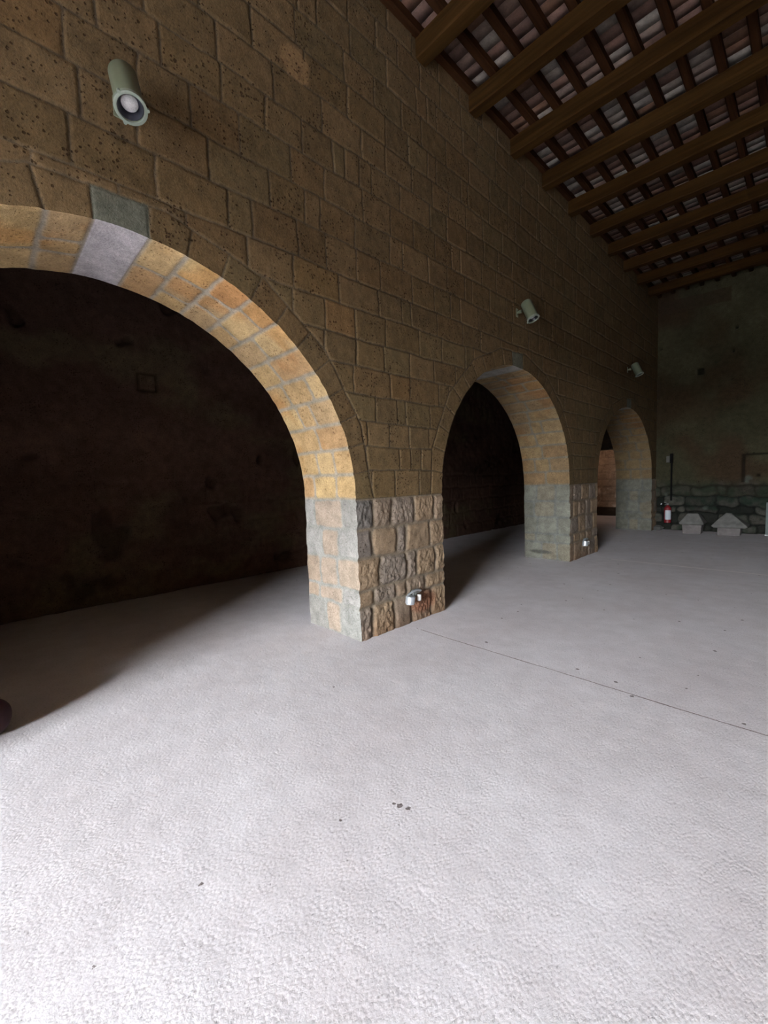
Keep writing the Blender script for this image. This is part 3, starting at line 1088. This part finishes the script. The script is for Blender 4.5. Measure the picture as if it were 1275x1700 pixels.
def spotlight(y, label):
    r = empty('wall_spotlight', (0, y, 4.0), label, 'spotlight', 'tubular spotlights above the arches')
    A = Vector((0.150, y, 4.105))
    Bp = Vector((0.262, y, 3.845))
    ax = (Bp - A).normalized()
    L = (Bp - A).length
    b = MB()
    b.lathe([(-0.004, 0.05), (0.0, 0.068), (0.012, 0.078), (L - 0.03, 0.078), (L - 0.028, 0.084), (L, 0.084), (L, 0.072), (L - 0.05, 0.070)], A, Bp, 36, cap=True)
    body = b.build('body', MAT_LAMP, r, smooth=True)
    b = MB()
    b.lathe([(L - 0.016, 0.087), (L + 0.008, 0.089), (L + 0.010, 0.086), (L + 0.010, 0.073), (L - 0.014, 0.073)], A, Bp, 36, cap=False)
    for an in (0.6, 2.7, 4.8):
        u = ax.orthogonal().normalized()
        w = ax.cross(u)
        p = A + ax * (L - 0.006) + (u * math.cos(an) + w * math.sin(an)) * 0.09
        b.lathe([(0, 0.010), (0.016, 0.010)], p, p + ax, 10)
    b.build('rim', MAT_RIM, r, smooth=True)
    b = MB()
    b.lathe([(L - 0.047, 0.0695), (L - 0.006, 0.0715), (L - 0.006, 0.066), (L - 0.046, 0.05)], A, Bp, 36, cap=False)
    b.lathe([(L - 0.049, 0.069), (L - 0.047, 0.069)], A, Bp, 36)
    b.build('baffle', MAT_BLACK, r, smooth=True)
    b = MB()
    b.lathe([(L - 0.045, 0.046), (L - 0.034, 0.045), (L - 0.026, 0.036), (L - 0.020, 0.020), (L - 0.018, 0.004)], A, Bp, 28)
    b.build('lens', MAT_LENS, r, smooth=True)
    # U yoke on the two sides and the arm to the wall plate
    b = MB()
    mid = A + ax * (L * 0.45)
    b.tube([(0.012, y, 4.0), (0.075, y, 4.005)], 0.017, 12)
    b.lathe([(0, 0.024), (0.035, 0.024)], (0.05, y, 4.003), (0.2, y, 4.003), 14)
    b.build('arm', MAT_LAMP, r, smooth=True)
    b = MB()
    b.box(0.006, 0.018, y - 0.03, y + 0.03, 3.94, 4.06)
    b.lathe([(0, 0.008), (0.008, 0.007)], (0.016, y, 4.045), (1, y, 4.045), 8)
    b.lathe([(0, 0.008), (0.008, 0.007)], (0.016, y, 3.955), (1, y, 3.955), 8)
    b.build('wall_plate', MAT_LAMP, r, bevel=0.003)
    # thin clip rail on the upper side of the tube
    b = MB()
    side = ax.cross(Vector((0, 1, 0))).normalized()
    for s in (1,):
        p = A + Vector((0, 0.081 * s, 0)) + ax * (L * 0.55)
        b.tube([p, p + ax * (L * 0.42)], 0.005, 8)
    b.build('hinge_pin', MAT_RIM, r, smooth=True)
    return r


spotlight(0.815, 'grey-green tubular spotlight with frosted lens, above the large near arch')
spotlight(5.87, 'grey-green tubular spotlight above the middle arch')
spotlight(11.05, 'small dim grey spotlight above the farthest arch')


# ------------------------------------------------------------------ low floodlights on the piers
def floodlight(y, z, label):
    r = empty('pier_floodlight', (0.0, y, z), label, 'floodlight', 'small steel floodlights low on the piers')
    b = MB()
    b.lathe([(0, 0.045), (0.008, 0.052), (0.078, 0.052), (0.082, 0.048), (0.090, 0.046)], (0.085, y - 0.10, z + 0.052), (0.080, y - 0.115, z - 0.06), 28)
    can = b.build('lamp_can', MAT_STEEL, r, smooth=True)
    b = MB()
    b.lathe([(0, 0.040), (0.004, 0.040)], (0.082, y - 0.112, z - 0.036), (0.080, y - 0.118, z - 0.1), 24)
    b.build('lens', MAT_LENS, can)
    b = MB()
    b.lathe([(0, 0.020), (0.006, 0.024), (0.062, 0.024), (0.07, 0.018)], (0.085, y + 0.045, z + 0.04), (0.085, y + 0.04, z - 0.04), 20)
    b.build('sensor_head', MAT_LENS, r, smooth=True)
    b = MB()
    pts = []
    for i in range(13):
        t = i / 12
        pts.append((0.05 + 0.015 * math.sin(t * math.pi), y - 0.11 + 0.22 * t, z + 0.055 + 0.035 * math.sin(t * math.pi * 0.9)))
    b.tube(pts, 0.011, 10)
    b.build('arm', MAT_STEEL, r, smooth=True)
    b = MB()
    b.lathe([(0, 0.040), (0.03, 0.038), (0.038, 0.03)], (0.018, y + 0.01, z + 0.05), (1, y + 0.01, z + 0.05), 22)
    b.box(0.0, 0.05, y + 0.02, y + 0.105, z + 0.045, z + 0.085)
    b.build('wall_box', MAT_STEELD, r, bevel=0.003)
    return r


floodlight(3.42, 0.285, 'small steel twin floodlight at the foot of the nearest pier')
floodlight(8.42, 0.275, 'tiny steel floodlight at the foot of the pier between middle and far arches')

# ------------------------------------------------------------------ fire extinguisher and pole
MAT_RED = simple('red_enamel', (0.14, 0.004, 0.007), 0.5, nscale=20, namt=0.05)
MAT_WHITE = simple('white_label', (0.36, 0.40, 0.44), 0.6, nscale=60, namt=0.06)
MAT_RUB = simple('black_rubber', (0.006, 0.006, 0.006), 0.9, spec=0.05)
ex, ey = 0.355, 13.42
r = empty('fire_extinguisher', (ex, ey, 0.22), 'red fire extinguisher with white label hanging on the dark end wall', 'fire extinguisher')
b = MB()
b.lathe([(0, 0.05), (0.012, 0.082), (0.40, 0.082), (0.43, 0.070), (0.46, 0.040), (0.475, 0.024), (0.50, 0.022)], (ex, ey, 0.22), (ex, ey, 1), 28)
b.build('cylinder', MAT_RED, r, smooth=True)
b = MB()
n = 14
vs = []
for zz in (0.32, 0.57):
    for i in range(n):
        a = -math.pi * 0.80 + i * (math.pi * 0.62) / (n - 1) + 0.35
        vs.append((ex + 0.0835 * math.cos(a), ey + 0.0835 * math.sin(a), zz))
b.add(vs, [(i, i + 1, n + i + 1, n + i) for i in range(n - 1)])
b.build('label', MAT_WHITE, r, smooth=True)
b = MB()
b.lathe([(0, 0.024), (0.04, 0.024)], (ex, ey, 0.715), (ex, ey, 1), 16)
b.tube([(ex, ey, 0.745), (ex - 0.05, ey - 0.10, 0.79)], 0.010, 8)
b.tube([(ex, ey, 0.735), (ex - 0.03, ey - 0.09, 0.735)], 0.009, 8)
b.build('valve', MAT_STEELD, r, smooth=True)
b = MB()
b.tube([(ex - 0.02, ey, 0.735), (ex - 0.10, ey - 0.01, 0.76), (ex - 0.14, ey - 0.01, 0.70), (ex - 0.13, ey - 0.01, 0.50), (ex - 0.10, ey, 0.36)], 0.011, 8)
b.build('hose', MAT_RUB, r, smooth=True)
b = MB()
b.lathe([(0, 0.014), (0.03, 0.024)], (ex - 0.13, ey - 0.012, 0.735), (ex - 0.23, ey - 0.03, 0.755), 10)
b.build('pressure_gauge', MAT_WHITE, r)
b = MB()
b.box(ex - 0.03, ex + 0.03, ey + 0.07, YEND - 0.03, 0.55, 0.60)
b.build('bracket', MAT_STEELD, r)

r = empty('conduit_pole', (ex + 0.03, 13.6, 0.8), 'thin black conduit with small grey box rising above the fire extinguisher', 'conduit')
b = MB()
b.tube([(ex + 0.03, 13.63, 0.82), (ex + 0.03, 13.63, 2.05)], 0.022, 10)
b.build('pipe', MAT_RUB, r, smooth=True)
b = MB()
b.box(ex - 0.085, ex - 0.005, 13.57, 13.68, 1.86, 2.04)
b.build('box', simple('grey_plastic', (0.05, 0.048, 0.042), 0.6), r, bevel=0.006)
b = MB()
b.box(ex + 0.0, ex + 0.06, 13.56, 13.68, 1.84, 2.10)
b.build('junction', MAT_RUB, r, bevel=0.006)

# ------------------------------------------------------------------ stone finials on the floor by the end wall
MAT_PALE = simple('pale_grey_stone', (0.11, 0.11, 0.104), 0.9, nscale=9, namt=0.22, spec=0.15)
MAT_PALEB = simple('pink_grey_stone', (0.125, 0.115, 0.113), 0.9, nscale=9, namt=0.22, spec=0.15)


def frustum(mb, cx, cy, levels, jit=0.0, seed=0):
    q = random.Random(seed)
    k = len(mb.v)
    for z, hx, hy, ox in levels:
        for sx, sy in ((-1, -1), (1, -1), (1, 1), (-1, 1)):
            mb.v.append((cx + ox + sx * hx + q.uniform(-jit, jit), cy + sy * hy + q.uniform(-jit, jit), z + q.uniform(-jit, jit) * (z > 0)))
    m = len(levels)
    for i in range(m - 1):
        for j in range(4):
            a = k + i * 4 + j
            b_ = k + i * 4 + (j + 1) % 4
            mb.f.append((a, b_, b_ + 4, a + 4))
    mb.f.append((k + 3, k + 2, k + 1, k))
    e = k + (m - 1) * 4
    mb.f.append((e, e + 1, e + 2, e + 3))


def finial(cx, cy, base, cap, label, seed):
    r = empty('stone_finial', (cx, cy, 0), label, 'carved stone', 'capped stone pieces on the floor before the end wall')
    b = MB()
    frustum(b, cx, cy, base, 0.006, seed)
    b.build('base_block', MAT_PALEB, r, bevel=0.012)
    b = MB()
    frustum(b, cx, cy, cap, 0.006, seed + 1)
    b.build('cap', MAT_PALE, r, bevel=0.012)
    return r


finial(0.95, 13.25, [(0, 0.185, 0.16, 0), (0.235, 0.205, 0.18, 0)],
       [(0.236, 0.235, 0.21, 0), (0.27, 0.265, 0.23, 0.0), (0.30, 0.255, 0.22, 0), (0.50, 0.125, 0.11, 0.01), (0.525, 0.10, 0.09, 0.01)],
       'squat grey stone with a flat-topped sloping cap, nearer the fire extinguisher', 31)
finial(1.70, 13.28, [(0, 0.215, 0.18, -0.02), (0.19, 0.225, 0.19, -0.01)],
       [(0.191, 0.30, 0.24, 0), (0.225, 0.345, 0.26, 0.0), (0.26, 0.335, 0.255, 0), (0.40, 0.20, 0.16, -0.02), (0.525, 0.07, 0.06, -0.04), (0.545, 0.05, 0.04, -0.04)],
       'wider grey stone with a pointed house-shaped cap, right of its flat-topped neighbour', 41)

# pale post at the right edge of the frame
r = empty('stone_post', (2.36, 13.5, 0), 'slim pale grey upright post cut by the right edge of the photo', 'post')
b = MB()
b.box(2.330, 2.40, 13.46, 13.54, 0, 0.80)
b.build('shaft', simple('pale_post_paint', (0.10, 0.125, 0.12), 0.8), r, bevel=0.008)
b = MB()
b.box(2.322, 2.41, 13.445, 13.555, 0.0, 0.03)
b.build('foot_plate', MAT_STEELD, r)

# loose stones at the foot of the far arch
MAT_LOOSE = simple('loose_rubble', (0.07, 0.07, 0.065), 0.9, nscale=14, namt=0.3, spec=0.15)


def rubble(x, y, r0, seed, label):
    q = random.Random(seed)
    mb = MB()
    n, m = 12, 8
    off = [[q.uniform(0.82, 1.12) for _ in range(n)] for _ in range(m + 1)]
    for j in range(m + 1):
        ph = math.pi * j / m
        for i in range(n):
            th = 2 * math.pi * i / n
            k = off[j][i] if 0 < j < m else 0.95
            mb.v.append((x + r0 * 1.2 * k * math.sin(ph) * math.cos(th), y + r0 * k * math.sin(ph) * math.sin(th), r0 * 0.62 + r0 * 0.62 * math.cos(ph) * k))
    for j in range(m):
        for i in range(n):
            mb.f.append((j * n + i, (j + 1) * n + i, (j + 1) * n + (i + 1) % n, j * n + (i + 1) % n))
    return tag(mb.build('loose_stone', MAT_LOOSE), label, 'stone', 'loose stones at the foot of the far pier')


rubble(0.12, 13.52, 0.11, 1, 'pale grey loose stone lying in the corner beyond the farthest arch')

# unidentified dark maroon rounded object cut by the left edge
MAT_MAROON = simple('dull_maroon', (0.035, 0.008, 0.012), 0.8)
mb = MB()
cx_, cy_ = -0.60, -0.055
rr0 = 0.115
n, m = 24, 14
for j in range(m + 1):
    ph = math.pi * j / m
    for i in range(n):
        th = 2 * math.pi * i / n
        rr1 = rr0 * (1 + 0.05 * math.sin(3 * th + 1) * math.sin(ph))
        mb.v.append((cx_ + rr1 * math.sin(ph) * math.cos(th), cy_ + rr1 * math.sin(ph) * math.sin(th), 0.125 + 0.125 * math.cos(ph)))
for j in range(m):
    for i in range(n):
        mb.f.append((j * n + i, (j + 1) * n + i, (j + 1) * n + (i + 1) % n, j * n + (i + 1) % n))
tag(mb.build('rounded_object', MAT_MAROON, smooth=True), 'dark maroon rounded object on the floor, cut by the left edge of the photo', 'bundle')
